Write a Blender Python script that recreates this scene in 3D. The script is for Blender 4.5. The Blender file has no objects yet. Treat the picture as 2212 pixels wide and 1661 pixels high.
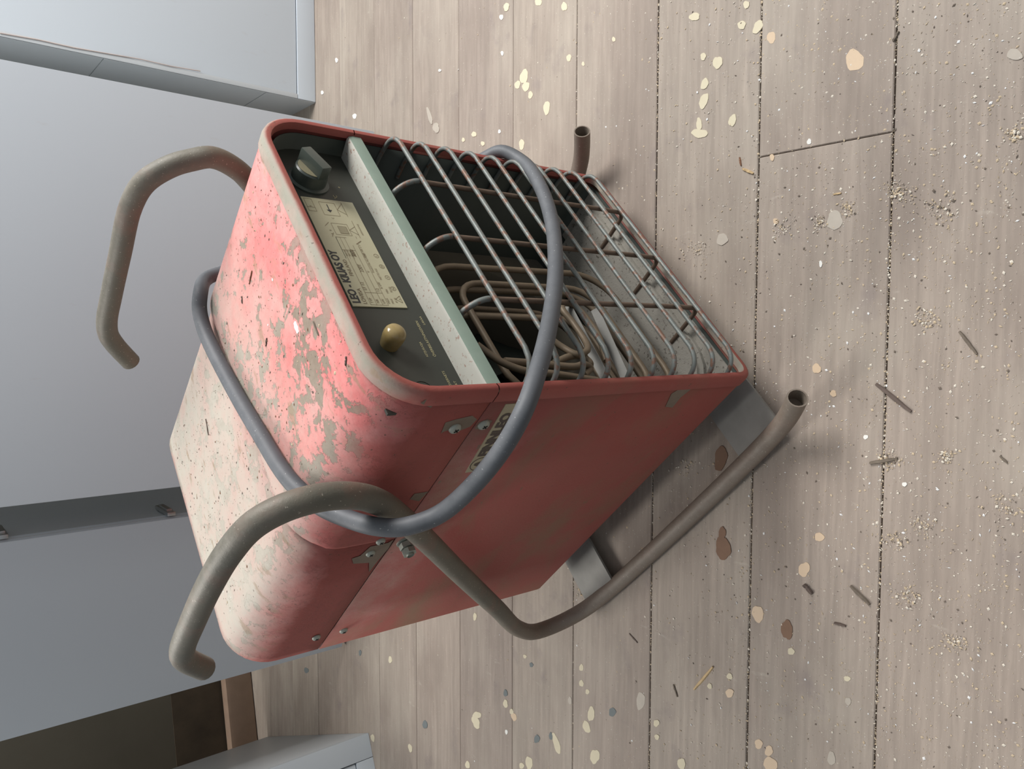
import bpy, bmesh, math, random
from mathutils import Vector, Matrix
random.seed(7)
R = math.radians
scene = bpy.context.scene
COL = scene.collection

# ------------------------------------------------------------------ camera
F_PX = 1667.956
CAM = Vector((-0.54546, -0.43526, 0.90809))
V_RIGHT = Vector((0.75580481, -0.65375625, -0.03690339))   # right of the upright view
V_DOWN = Vector((-0.43762579, -0.4624076, -0.77114388))    # down of the upright view
V_FWD = Vector((0.48707572, 0.59898413, -0.63559048))
cam_data = bpy.data.cameras.new('camera')
cam_data.sensor_fit = 'HORIZONTAL'
cam_data.sensor_width = 36.0
cam_data.lens = 36.0 * F_PX / 2212.0
cam_data.clip_start = 0.02
cam = bpy.data.objects.new('camera', cam_data)
COL.objects.link(cam)
m = Matrix.Identity(4)
for i in range(3):                       # the phone was held turned: image right is down
    m[i][0] = V_DOWN[i]; m[i][1] = V_RIGHT[i]; m[i][2] = -V_FWD[i]; m[i][3] = CAM[i]
cam.matrix_world = m
scene.camera = cam

# ------------------------------------------------------------------ world, lights, exposure
world = bpy.data.worlds.new('world'); scene.world = world
world.use_nodes = True
bg = world.node_tree.nodes['Background']
bg.inputs[0].default_value = (0.88, 0.94, 1.0, 1)
bg.inputs[1].default_value = 0.29
ANG = R(-43.55)                          # floor boards run along E, N is across them
EX = Vector((math.cos(ANG), math.sin(ANG), 0)); NX = Vector((-math.sin(ANG), math.cos(ANG), 0))
def en(e, n, z=0.0): return EX * e + NX * n + Vector((0, 0, z))
def area(name, loc, target, sx, sy, power, col):
    d = bpy.data.lights.new(name, 'AREA'); d.shape = 'RECTANGLE'; d.size = sx; d.size_y = sy
    d.energy = power; d.color = col
    o = bpy.data.objects.new(name, d); COL.objects.link(o)
    o.location = loc
    o.rotation_euler = (Vector(target) - Vector(loc)).to_track_quat('-Z', 'Y').to_euler()
    return o
area('window_daylight_right', en(1.75, 0.35, 2.0), en(0.35, 0.5, 0.2), 1.0, 1.1, 64, (1.0, 0.98, 0.96))
area('window_daylight_back', en(-1.5, 1.6, 2.2), en(0.0, 0.2, 0.4), 1.2, 1.2, 60, (1.0, 0.97, 0.93))
scene.view_settings.view_transform = 'Standard'
scene.view_settings.look = 'None'
scene.view_settings.gamma = 1
scene.view_settings.use_curve_mapping = False
scene.view_settings.exposure = 0.38

# ------------------------------------------------------------------ helpers
def ray(x, y):
    return V_RIGHT * ((830.5 - y) / F_PX) + V_DOWN * ((x - 1106.0) / F_PX) + V_FWD
def pix(x, y, axis, val):                # photo pixel -> point on the plane axis = val
    d = ray(x, y); t = (val - CAM[axis]) / d[axis]
    return CAM + d * t
def floor_pt(x, y, z=0.0): return pix(x, y, 2, z)

def link(name, mesh, mat=None, parent=None, smooth=None):
    o = bpy.data.objects.new(name, mesh); COL.objects.link(o)
    if mat is not None:
        for k in (mat if isinstance(mat, (list, tuple)) else [mat]): mesh.materials.append(k)
    if smooth:
        for p in mesh.polygons: p.use_smooth = True
        mesh.set_sharp_from_angle(angle=R(smooth))
    if parent is not None:
        o.parent = parent
        if parent.get('_org') is None: off = Vector(parent.location)
        else: off = Vector(parent['_org'])
        mesh.transform(Matrix.Translation(-off))
        o['_org'] = tuple(off)
    return o
def mk(name, verts, faces, mat=None, parent=None, smooth=None):
    me = bpy.data.meshes.new(name); me.from_pydata([tuple(v) for v in verts], [], faces); me.update()
    return link(name, me, mat, parent, smooth)
def from_bm(name, bm, mat=None, parent=None, smooth=None):
    me = bpy.data.meshes.new(name); bmesh.ops.recalc_face_normals(bm, faces=bm.faces); bm.to_mesh(me); bm.free()
    return link(name, me, mat, parent, smooth)
def add_box(bm, c, ux, uy, uz, sx, sy, sz, bev=0.0, seg=2):
    """box centred at c with half sizes along unit vectors"""
    mtx = Matrix.Identity(4)
    for i in range(3):
        mtx[i][0] = ux[i] * sx * 2; mtx[i][1] = uy[i] * sy * 2; mtx[i][2] = uz[i] * sz * 2; mtx[i][3] = c[i]
    r = bmesh.ops.create_cube(bm, size=1.0, matrix=mtx)
    if bev > 0:
        es = set()
        for v in r['verts']:
            for e in v.link_edges: es.add(e)
        bmesh.ops.bevel(bm, geom=list(es), offset=bev, segments=seg, affect='EDGES', profile=0.7)
X, Y, Z = Vector((1, 0, 0)), Vector((0, 1, 0)), Vector((0, 0, 1))
def box(name, x0, x1, y0, y1, z0, z1, mat, parent=None, bev=0.0):
    bm = bmesh.new()
    add_box(bm, Vector(((x0+x1)/2, (y0+y1)/2, (z0+z1)/2)), X, Y, Z, (x1-x0)/2, (y1-y0)/2, (z1-z0)/2, bev)
    return from_bm(name, bm, mat, parent, 40 if bev else None)
def box_en(name, e0, e1, n0, n1, z0, z1, mat, parent=None, bev=0.0):
    bm = bmesh.new()
    add_box(bm, en((e0+e1)/2, (n0+n1)/2, (z0+z1)/2), EX, NX, Z, (e1-e0)/2, (n1-n0)/2, (z1-z0)/2, bev)
    return from_bm(name, bm, mat, parent, 40 if bev else None)
def catmull(pts, sub=8):
    P = [Vector(p) for p in pts]; out = []
    for i in range(len(P) - 1):
        p0 = P[i-1] if i else P[0] * 2 - P[1]
        p1, p2 = P[i], P[i+1]
        p3 = P[i+2] if i + 2 < len(P) else P[-1] * 2 - P[-2]
        a = max((p1-p0).length, 1e-6) ** .5; b = max((p2-p1).length, 1e-6) ** .5; c = max((p3-p2).length, 1e-6) ** .5
        t0, t1 = 0, a; t2 = t1 + b; t3 = t2 + c
        for k in range(sub):
            t = t1 + (t2 - t1) * k / sub
            A1 = p0*((t1-t)/(t1-t0)) + p1*((t-t0)/(t1-t0)); A2 = p1*((t2-t)/(t2-t1)) + p2*((t-t1)/(t2-t1)); A3 = p2*((t3-t)/(t3-t2)) + p3*((t-t2)/(t3-t2))
            B1 = A1*((t2-t)/(t2-t0)) + A2*((t-t0)/(t2-t0)); B2 = A2*((t3-t)/(t3-t1)) + A3*((t-t1)/(t3-t1))
            out.append(B1*((t2-t)/(t2-t1)) + B2*((t-t1)/(t2-t1)))
    out.append(P[-1]); return out
def add_tube(bm, path, r, nseg=14, cap=True, closed=False, hollow=None, taper=None):
    """sweep a circle along path; hollow = wall thickness, opens the first end"""
    n = len(path); rings = []
    t = (path[1] - path[0]).normalized()
    u = t.orthogonal().normalized()
    for i, p in enumerate(path):
        if closed: t = (path[(i+1) % n] - path[i-1]).normalized()
        elif i == 0: t = (path[1] - path[0]).normalized()
        elif i == n-1: t = (path[-1] - path[-2]).normalized()
        else: t = (path[i+1] - path[i-1]).normalized()
        u = (u - t * u.dot(t)).normalized(); w = t.cross(u)
        rr = taper(i / (n-1)) * r if taper else r
        rings.append([bm.verts.new(p + (u * math.cos(2*math.pi*k/nseg) + w * math.sin(2*math.pi*k/nseg)) * rr) for k in range(nseg)])
    def bridge(a, b):
        for k in range(nseg): bm.faces.new((a[k], a[(k+1) % nseg], b[(k+1) % nseg], b[k]))
    for i in range(n-1): bridge(rings[i], rings[i+1])
    if closed: bridge(rings[-1], rings[0])
    elif cap:
        if hollow:
            inn = []
            for i in range(0, min(5, n)):
                c = sum((v.co for v in rings[i]), Vector()) / nseg
                inn.append([bm.verts.new(c + (v.co - c) * (1 - hollow / r)) for v in rings[i]])
            bridge(inn[0], rings[0])
            for i in range(len(inn)-1): bridge(inn[i+1], inn[i])
            bm.faces.new(inn[-1])
        else: bm.faces.new(list(reversed(rings[0])))
        bm.faces.new(rings[-1])
def tube(name, path, r, mat, parent=None, nseg=14, **kw):
    bm = bmesh.new(); add_tube(bm, path, r, nseg, **kw)
    return from_bm(name, bm, mat, parent, 50)
def lathe(bm, prof, c, ax, ux, nseg=24):
    """prof: (radius, height) pairs along ax"""
    uy = ax.cross(ux); rings = []
    for r, h in prof:
        if r < 1e-6: rings.append([bm.verts.new(c + ax * h)])
        else: rings.append([bm.verts.new(c + ax * h + (ux * math.cos(2*math.pi*k/nseg) + uy * math.sin(2*math.pi*k/nseg)) * r) for k in range(nseg)])
    for a, b in zip(rings, rings[1:]):
        for k in range(nseg):
            k2 = (k+1) % nseg
            if len(a) == 1: bm.faces.new((a[0], b[k], b[k2]))
            elif len(b) == 1: bm.faces.new((a[k], a[k2], b[0]))
            else: bm.faces.new((a[k], a[k2], b[k2], b[k]))
def thing(name, label, cat, loc=(0, 0, 0), group=None):
    o = bpy.data.objects.new(name, None); COL.objects.link(o); o.empty_display_size = 0.05
    o.location = loc; tag(o, label, cat, group); return o
def tag(o, label, cat, group=None):
    o['label'] = label; o['category'] = cat
    if group: o['group'] = group
    return o

# ------------------------------------------------------------------ materials
class NT:
    def __init__(s, name):
        s.mat = bpy.data.materials.new(name); s.mat.use_nodes = True
        s.t = s.mat.node_tree; s.b = s.t.nodes['Principled BSDF']; s.co = s.t.nodes.new('ShaderNodeTexCoord')
    def n(s, kind, **kw):
        x = s.t.nodes.new(kind)
        for k, v in kw.items(): setattr(x, k, v)
        return x
    def l(s, a, b): s.t.links.new(a, b)
    def mapping(s, scale=(1, 1, 1), rot=(0, 0, 0), loc=(0, 0, 0), src='Object'):
        mp = s.n('ShaderNodeMapping'); mp.inputs['Scale'].default_value = scale; mp.inputs['Rotation'].default_value = rot; mp.inputs['Location'].default_value = loc
        s.l(s.co.outputs[src], mp.inputs[0]); return mp.outputs[0]
    def noise(s, vec, scale, detail=4, rough=.55, dist=0.0):
        x = s.n('ShaderNodeTexNoise'); x.inputs['Scale'].default_value = scale; x.inputs['Detail'].default_value = detail
        x.inputs['Roughness'].default_value = rough; x.inputs['Distortion'].default_value = dist
        s.l(vec, x.inputs['Vector']); return x.outputs['Fac']
    def ramp(s, fac, stops, interp='LINEAR'):
        x = s.n('ShaderNodeValToRGB'); x.color_ramp.interpolation = interp
        el = x.color_ramp.elements
        while len(el) < len(stops): el.new(0.5)
        for e, (p, c) in zip(el, stops):
            e.position = p; e.color = (c, c, c, 1) if isinstance(c, (int, float)) else (*c, 1)
        s.l(fac, x.inputs[0]); return x.outputs[0]
    def mix(s, fac, a, b, mode='MIX'):
        x = s.n('ShaderNodeMix', data_type='RGBA', blend_type=mode)
        if isinstance(fac, (int, float)): x.inputs[0].default_value = fac
        else: s.l(fac, x.inputs[0])
        for i, v in ((6, a), (7, b)):
            if isinstance(v, (tuple, list)): x.inputs[i].default_value = (*v[:3], 1)
            else: s.l(v, x.inputs[i])
        return x.outputs[2]
    def math(s, op, a, b=None, clamp=False):
        x = s.n('ShaderNodeMath', operation=op); x.use_clamp = clamp
        for i, v in ((0, a), (1, b)):
            if v is None: continue
            if isinstance(v, (int, float)): x.inputs[i].default_value = v
            else: s.l(v, x.inputs[i])
        return x.outputs[0]
    def sep(s, vec):
        x = s.n('ShaderNodeSeparateXYZ'); s.l(vec, x.inputs[0]); return x.outputs
    def bump(s, h, strength=.3, dist=.002):
        x = s.n('ShaderNodeBump'); x.inputs['Strength'].default_value = strength; x.inputs['Distance'].default_value = dist
        s.l(h, x.inputs['Height']); s.l(x.outputs[0], s.b.inputs['Normal'])
    def out(s, col=None, rough=.6, metal=0.0, spec=None):
        if col is not None:
            if isinstance(col, (tuple, list)): s.b.inputs['Base Color'].default_value = (*col, 1)
            else: s.l(col, s.b.inputs['Base Color'])
        if isinstance(rough, (int, float)): s.b.inputs['Roughness'].default_value = rough
        else: s.l(rough, s.b.inputs['Roughness'])
        s.b.inputs['Metallic'].default_value = metal
        if spec is not None: s.b.inputs['Specular IOR Level'].default_value = spec
        return s.mat

def mat_plain(name, col, rough=.6, metal=0, var=.15, scale=40, spec=None, bump=0.0):
    s = NT(name); v = s.mapping()
    f = s.noise(v, scale, 5, .6)
    a = tuple(c * (1 - var) for c in col); b = tuple(min(1, c * (1 + var)) for c in col)
    if bump: s.bump(f, bump, .001)
    return s.out(s.mix(f, a, b), rough, metal, spec)

# peeling red paint with dust; up-facing dust lies on top faces only
def mat_red(name, red_a, red_b, peel, dust_lo, dust_hi, dust_y=None, top=True, dirt=0.0):
    s = NT(name); v = s.mapping()
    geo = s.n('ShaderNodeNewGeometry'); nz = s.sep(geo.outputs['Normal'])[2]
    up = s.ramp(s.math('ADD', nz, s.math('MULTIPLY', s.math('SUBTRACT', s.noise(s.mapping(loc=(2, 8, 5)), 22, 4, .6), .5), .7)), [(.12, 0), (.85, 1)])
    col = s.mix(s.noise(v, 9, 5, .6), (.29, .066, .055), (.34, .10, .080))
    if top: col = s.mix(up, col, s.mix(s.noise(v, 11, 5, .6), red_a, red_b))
    col = s.mix(s.math('MULTIPLY', s.ramp(s.noise(v, 120, 3, .6), [(.45, 0), (.7, 1)]), .22), col, (.30, .08, .07))
    hz = s.ramp(s.noise(s.mapping(loc=(3, 1, 2)), 14, 5, .65), [(.42, 0), (.72, .55)])
    col = s.mix(s.math('MULTIPLY', hz, up), col, (.66, .50, .45)) if top else s.mix(s.math('MULTIPLY', hz, .6), col, (.27, .115, .085))
    h = None
    if peel > 0:
        big = s.noise(s.mapping(loc=(1, 5, 0)), 9, 3, .6)
        fine = s.noise(v, 46, 7, .66, .3)
        e = s.math('ADD', s.math('MULTIPLY', big, .38), s.math('MULTIPLY', fine, .74))
        mask = s.ramp(e, [(.66 - peel, 0), (.672 - peel, 1)])
        prim = s.mix(s.noise(v, 160, 4, .7), (.21, .16, .12), (.34, .275, .215))
        mask = s.math('MULTIPLY', mask, s.ramp(nz, [(.45, .0), (.9, 1)])) if top else mask
        rimline = s.math('SUBTRACT', s.ramp(e, [(.648 - peel, 0), (.66 - peel, 1)]), s.ramp(e, [(.66 - peel, 0), (.668 - peel, 1)]), True)
        col = s.mix(s.math('MULTIPLY', rimline, .55), col, (.16, .06, .05))
        col = s.mix(mask, col, prim)
        h = mask
    # brown dirt film
    if dirt > 0:
        d = s.ramp(s.noise(s.mapping(scale=(1, 1.2, 2.2), loc=(0, 2, 0)), 4.2, 6, .62, .5), [(.47, 0), (.70, dirt)])
        col = s.mix(d, col, (.205, .135, .082))
        ch = s.ramp(s.noise(s.mapping(scale=(1, 1, 2.0), loc=(4, 2, 1)), 30, 3, .5), [(.70, 0), (.73, .7)])
        col = s.mix(ch, col, (.15, .12, .075))
    dn = s.ramp(s.noise(s.mapping(loc=(7, 7, 7)), 18, 6, .7), [(.3, 0), (.75, 1)])
    amt = s.math('MULTIPLY', dn, .9)
    if dust_y:
        yy = s.sep(s.co.outputs['Object'])[1]
        g = s.n('ShaderNodeMapRange'); g.inputs[1].default_value = dust_y[0]; g.inputs[2].default_value = dust_y[1]
        g.inputs[3].default_value = dust_lo; g.inputs[4].default_value = dust_hi; s.l(yy, g.inputs[0])
        amt = s.math('ADD', s.math('MULTIPLY', amt, .45), g.outputs[0], True)
    else: amt = s.math('ADD', s.math('MULTIPLY', amt, dust_hi - dust_lo), dust_lo, True)
    lie = s.ramp(s.math('ADD', nz, s.math('MULTIPLY', s.math('SUBTRACT', s.noise(s.mapping(loc=(5, 3, 8)), 20, 5, .6), .5), .8)), [(.45, 0), (1.0, 1)])
    amt = s.math('MULTIPLY', amt, lie)
    col = s.mix(amt, col, (.53, .49, .415))
    if top:      # paint rubbed through to pale primer along the front edge
        ed = s.n('ShaderNodeMapRange'); ed.inputs[1].default_value = -.264; ed.inputs[2].default_value = -.246; ed.inputs[3].default_value = .8; ed.inputs[4].default_value = 0
        s.l(s.math('ADD', s.sep(s.co.outputs['Object'])[1], s.math('MULTIPLY', s.math('SUBTRACT', s.noise(v, 45, 4, .6), .5), .03)), ed.inputs[0])
        col = s.mix(s.math('MULTIPLY', ed.outputs[0], up), col, (.29, .30, .24))
    if top:      # brown smears left by wet dirt
        sm = s.ramp(s.noise(s.mapping(scale=(.45, 1.3, 1), rot=(0, 0, .75), loc=(6, 2, 9)), 34, 5, .62), [(.60, 0), (.66, .6)])
        col = s.mix(s.math('MULTIPLY', sm, up), col, (.33, .235, .15))
    # rust and dirt specks
    sp = s.ramp(s.noise(s.mapping(loc=(9, 0, 3)), 210, 2, .5), [(.70, 0), (.74, .75)])
    col = s.mix(sp, col, (.11, .075, .055))
    hh = s.noise(v, 260, 4, .7)
    hh = s.math('MULTIPLY', hh, .5)
    if h is not None: hh = s.math('SUBTRACT', hh, s.math('MULTIPLY', h, .8))
    s.bump(hh, .45, .0012)
    return s.out(col, .62, 0, .3)

M = {}
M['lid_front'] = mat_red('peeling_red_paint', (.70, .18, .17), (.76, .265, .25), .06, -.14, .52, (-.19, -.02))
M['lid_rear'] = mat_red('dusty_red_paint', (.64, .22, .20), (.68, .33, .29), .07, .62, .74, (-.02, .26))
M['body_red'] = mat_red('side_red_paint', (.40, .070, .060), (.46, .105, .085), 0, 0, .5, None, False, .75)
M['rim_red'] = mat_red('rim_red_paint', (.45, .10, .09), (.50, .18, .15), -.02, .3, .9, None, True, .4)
M['primer'] = mat_plain('bare_primer', (.19, .145, .105), .75, 0, .25, 60)
M['dark_in'] = mat_plain('dark_green_inside', (.045, .055, .045), .65, 0, .3, 25)
M['green'] = (lambda: (lambda s: (lambda v: s.out(s.mix(s.ramp(s.sep(s.n('ShaderNodeNewGeometry').outputs['Normal'])[2], [(.5, 0), (.9, 1)]),
     s.mix(s.noise(v, 30, 5, .6), (.17, .235, .19), (.26, .32, .265)),
     s.mix(s.ramp(s.noise(v, 230, 3, .6), [(.60, 0), (.68, .8)]), s.mix(s.noise(v, 22, 5, .6), (.34, .37, .32), (.52, .48, .43)), (.26, .15, .11))), .55, 0, .35))(s.mapping()))(NT('dusty_green_enamel')))()
M['panel'] = mat_plain('dark_control_panel', (.034, .036, .028), .5, 0, .25, 30)
M['knob'] = mat_plain('black_green_plastic', (.055, .068, .058), .38, 0, .15, 30)
M['knob_mark'] = mat_plain('knob_brass_disc', (.30, .27, .17), .35, .3, .15, 60)
M['plate'] = mat_plain('yellowed_plate', (.42, .39, .26), .45, 0, .10, 25)
M['ink'] = mat_plain('black_ink', (.035, .035, .035), .6, 0, .1)
M['ink_brown'] = mat_plain('brown_ink', (.20, .15, .085), .6, 0, .1)
M['ink_light'] = mat_plain('pale_ink', (.45, .40, .22), .6, 0, .2, 200)
M['screw'] = mat_plain('dull_zinc', (.36, .38, .33), .5, .35, .25, 90)
M['slot'] = mat_plain('slot_black', (.02, .018, .015), .8)
M['cream_sticker'] = mat_plain('cream_sticker', (.37, .32, .21), .5, 0, .15, 50)
M['ink_maroon'] = mat_plain('maroon_ink', (.075, .055, .045), .6)

def amber():
    s = NT('amber_lens'); v = s.mapping()
    s.out(s.mix(s.noise(v, 120, 4, .6), (.26, .18, .055), (.38, .30, .15)), .22, 0, .5)
    s.b.inputs['Subsurface Weight'].default_value = .25; s.b.inputs['Subsurface Radius'].default_value = (.01, .007, .003)
    return s.mat
M['amber'] = amber()
def tube_mat():
    s = NT('worn_tube_paint'); v = s.mapping()
    c = s.mix(s.noise(v, 14, 5, .65), (.085, .092, .076), (.19, .16, .12))
    c = s.mix(s.ramp(s.noise(s.mapping(loc=(2, 4, 1)), 26, 5, .6), [(.52, 0), (.68, .6)]), c, (.19, .125, .095))
    geo = s.n('ShaderNodeNewGeometry'); nz = s.sep(geo.outputs['Normal'])[2]
    z = s.sep(s.co.outputs['Object'])[2]
    low = s.ramp(z, [(.05, 1), (.25, 0)])
    c = s.mix(s.math('MULTIPLY', low, .55), c, (.26, .19, .15))
    up = s.math('MULTIPLY', s.ramp(nz, [(.1, 0), (1, .6)]), s.ramp(s.noise(v, 60, 5, .7), [(.35, .2), (.7, .8)]))
    c = s.mix(up, c, (.33, .305, .26))
    c = s.mix(s.ramp(s.noise(v, 420, 2, .5), [(.68, 0), (.74, .6)]), c, (.50, .45, .37))
    s.bump(s.noise(v, 300, 4, .7), .3, .001)
    return s.out(c, .55, .1, .4)
M['tube'] = tube_mat()
def wire_mat():
    s = NT('rusty_grey_wire'); v = s.mapping()
    c = s.mix(s.noise(v, 40, 4, .6), (.115, .13, .12), (.235, .25, .235))
    c = s.mix(s.ramp(s.noise(v, 110, 4, .6), [(.52, 0), (.61, .9)]), c, (.19, .10, .065))
    s.bump(s.noise(v, 500, 3, .7), .4, .0006)
    return s.out(c, .5, .25, .5)
M['wire'] = wire_mat()
M['wire_dark'] = mat_plain('rusty_brown_wire', (.15, .105, .075), .6, .2, .4, 90)
def rubber():
    s = NT('dusty_black_rubber'); v = s.mapping()
    geo = s.n('ShaderNodeNewGeometry'); nz = s.sep(geo.outputs['Normal'])[2]
    c = s.mix(s.noise(v, 30, 4, .6), (.060, .068, .078), (.095, .10, .11))
    c = s.mix(s.math('MULTIPLY', s.ramp(nz, [(0, 0), (1, .5)]), s.noise(v, 45, 5, .7)), c, (.33, .34, .35))
    c = s.mix(s.ramp(s.noise(v, 380, 2, .5), [(.70, 0), (.74, .6)]), c, (.45, .45, .44))
    return s.out(c, .55, 0, .4)
M['rubber'] = rubber()
M['element'] = mat_plain('oxidised_element', (.20, .155, .105), .55, .3, .35, 40)
def dusty():
    s = NT('thick_grey_dust'); v = s.mapping()
    c = s.mix(s.noise(v, 16, 6, .65), (.33, .31, .27), (.50, .47, .41))
    c = s.mix(s.ramp(s.noise(v, 190, 3, .6), [(.60, 0), (.67, .8)]), c, (.15, .135, .11))
    c = s.mix(s.ramp(s.noise(v, 9, 3, .6), [(.60, 0), (.70, .6)]), c, (.25, .17, .12))
    s.bump(s.noise(v, 220, 5, .8), .6, .002)
    return s.out(c, .9, 0, .1)
M['dust'] = dusty()
M['bracket'] = mat_plain('dusty_grey_steel', (.25, .245, .225), .6, .2, .25, 30)
M['steel'] = mat_plain('hinge_steel', (.45, .46, .46), .3, .8, .1, 60)

def white_paint(name, a, b, worn=.0):
    s = NT(name); v = s.mapping()
    c = s.mix(s.noise(v, 2.2, 4, .5), a, b)
    c = s.mix(s.ramp(s.noise(s.mapping(scale=(1, 1, .4)), 30, 4, .6), [(.66, 0), (.75, .12)]), c, (.42, .36, .30))
    s.bump(s.noise(v, 120, 3, .6), .04, .001)
    return s.out(c, .42, 0, .35)
M['cab'] = white_paint('pale_grey_lacquer', (.54, .595, .645), (.57, .62, .665))
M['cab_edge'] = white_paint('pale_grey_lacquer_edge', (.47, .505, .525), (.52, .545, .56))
M['drawer'] = white_paint('grey_blue_paint', (.44, .49, .52), (.48, .52, .55))
M['pinkwear'] = mat_plain('worn_pinkish_paint', (.44, .37, .34), .6, 0, .2, 80)
M['wall'] = mat_plain('brown_wall', (.105, .092, .068), .8, 0, .2, 6)
M['wall_low'] = mat_plain('rough_dark_wall', (.075, .055, .035), .9, 0, .7, 9, None, .5)
M['base'] = mat_plain('brown_varnished_wood', (.31, .215, .155), .5, 0, .2, 25)
M['sub'] = mat_plain('seam_dirt', (.11, .082, .058), .9, 0, .75, 14)

def wood(name, tint, seed):
    s = NT(name)
    # boards are built in their own frame: local x runs along the grain
    v = s.mapping(scale=(.07, 1, 1), loc=(seed * 3.1, seed * 1.7, 0))
    g = s.noise(v, 95, 6, .65, .6)
    w = s.n('ShaderNodeTexWave', wave_type='BANDS', bands_direction='Y'); w.inputs['Scale'].default_value = 26; w.inputs['Distortion'].default_value = 5.5
    w.inputs['Detail'].default_value = 3; w.inputs['Detail Scale'].default_value = 1.6
    s.l(s.mapping(scale=(.035, 1, 1), loc=(seed * 2.3, seed * .9, 0)), w.inputs['Vector'])
    base = s.mix(s.ramp(g, [(.3, 0), (.72, 1)]), tuple(c * .80 for c in tint), tuple(c * 1.12 for c in tint))
    base = s.mix(s.math('MULTIPLY', s.ramp(w.outputs['Fac'], [(.35, 1), (.62, 0)]), .13), base, tuple(c * .66 for c in tint))
    v2 = s.mapping(loc=(seed, seed * .7, 0))
    # grime clouds and pale scuffed areas
    base = s.mix(s.ramp(s.noise(s.mapping(scale=(.5, 1, 1), loc=(seed, 0, 0)), 7, 5, .6), [(.45, 0), (.70, .6)]), base, (.225, .18, .15))
    base = s.mix(s.ramp(s.noise(s.mapping(scale=(.6, 1, 1), loc=(0, seed, 4)), 5, 5, .6), [(.48, 0), (.74, .55)]), base, (.47, .42, .35))
    base = s.mix(s.ramp(s.noise(s.mapping(scale=(.8, 1, 1), loc=(3, seed, 1)), 12, 4, .6), [(.60, 0), (.72, .45)]), base, (.20, .165, .165))
    base = s.mix(s.ramp(s.noise(s.mapping(scale=(.10, 1, 1), loc=(seed * 5, 0, 3)), 26, 5, .6), [(.46, 0), (.70, .5)]), base, tuple(c * .72 for c in tint))
    base = s.mix(s.ramp(s.noise(s.mapping(scale=(1, .35, 1), rot=(0, 0, .5), loc=(seed, 3, 3)), 40, 5, .6), [(.66, 0), (.73, .35)]), base, (.52, .47, .40))
    base = s.mix(s.ramp(s.noise(v2, 330, 2, .5), [(.685, 0), (.73, .55)]), base, (.64, .58, .49))
    base = s.mix(s.ramp(s.noise(s.mapping(loc=(5, seed, 2)), 240, 2, .5), [(.72, 0), (.76, .7)]), base, (.10, .075, .06))
    s.bump(s.math('ADD', s.math('MULTIPLY', g, .6), s.math('MULTIPLY', w.outputs['Fac'], .25)), .45, .0018)
    return s.out(base, .62, 0, .28)
TINTS = [(.37, .308, .258), (.39, .33, .275), (.355, .295, .25), (.38, .316, .265)]
WOODS = [wood('old_floor_board_%d' % i, TINTS[i % 4], 1.37 * i + .4) for i in range(6)]

# ------------------------------------------------------------------ floor
flo = mk('floor', [en(-4, -2.5, -.005), en(4, -2.5, -.005), en(4, 3.2, -.005), en(-4, 3.2, -.005)], [(0, 1, 2, 3)], M['sub'])
flo['kind'] = 'structure'
SEAMS = [-.98, -.80, -.625, -.45, -.2755, -.101, .0725, .243, .407, .576, .744, .907, 1.075, 1.245, 1.415, 1.585, 1.755, 1.93, 2.1, 2.3]
BOARD_ROT = Matrix.Rotation(ANG, 4, 'Z')
def board(n0, n1, e0, e1, sk0, sk1, idx):
    gap = .0009 + .0007 * random.random() if n1 < .1 else .0006
    bm = bmesh.new()
    w = (n1 - n0) / 2 - gap; c = (n0 + n1) / 2
    vs = [(e0 - sk0, -w), (e1 - sk1, -w), (e1 + sk1, w), (e0 + sk0, w)]
    top = [bm.verts.new((a, b, 0)) for a, b in vs]; bot = [bm.verts.new((a, b, -.026)) for a, b in vs]
    f = bm.faces.new(top)
    for k in range(4): bm.faces.new((top[k], bot[k], bot[(k+1) % 4], top[(k+1) % 4]))
    bmesh.ops.bevel(bm, geom=list(f.edges), offset=.0012, segments=1, affect='EDGES')
    me = bpy.data.meshes.new('floor_board'); bmesh.ops.recalc_face_normals(bm, faces=bm.faces); bm.to_mesh(me); bm.free()
    me.materials.append(WOODS[idx % 6])
    o = bpy.data.objects.new('floor_board', me); COL.objects.link(o); o.parent = flo
    o.matrix_local = Matrix.Translation(en(0, c, -.0008 * random.random())) @ BOARD_ROT
a = floor_pt(1640, 340); b = floor_pt(1928, 285)          # the slanted butt joint
ea, eb = a.dot(EX), b.dot(EX)
for i in range(len(SEAMS) - 1):
    n0, n1 = SEAMS[i], SEAMS[i+1]
    if abs(n0 + .2755) < 1e-6:
        mid, sk = (ea + eb) / 2, (ea - eb) / 2
        board(n0, n1, -3.6, mid - .0004, 0, sk, i); board(n0, n1, mid + .0004, 3.6, sk, 0, i + 2)
    else: board(n0, n1, -3.6, 3.6, 0, 0, i)

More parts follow.
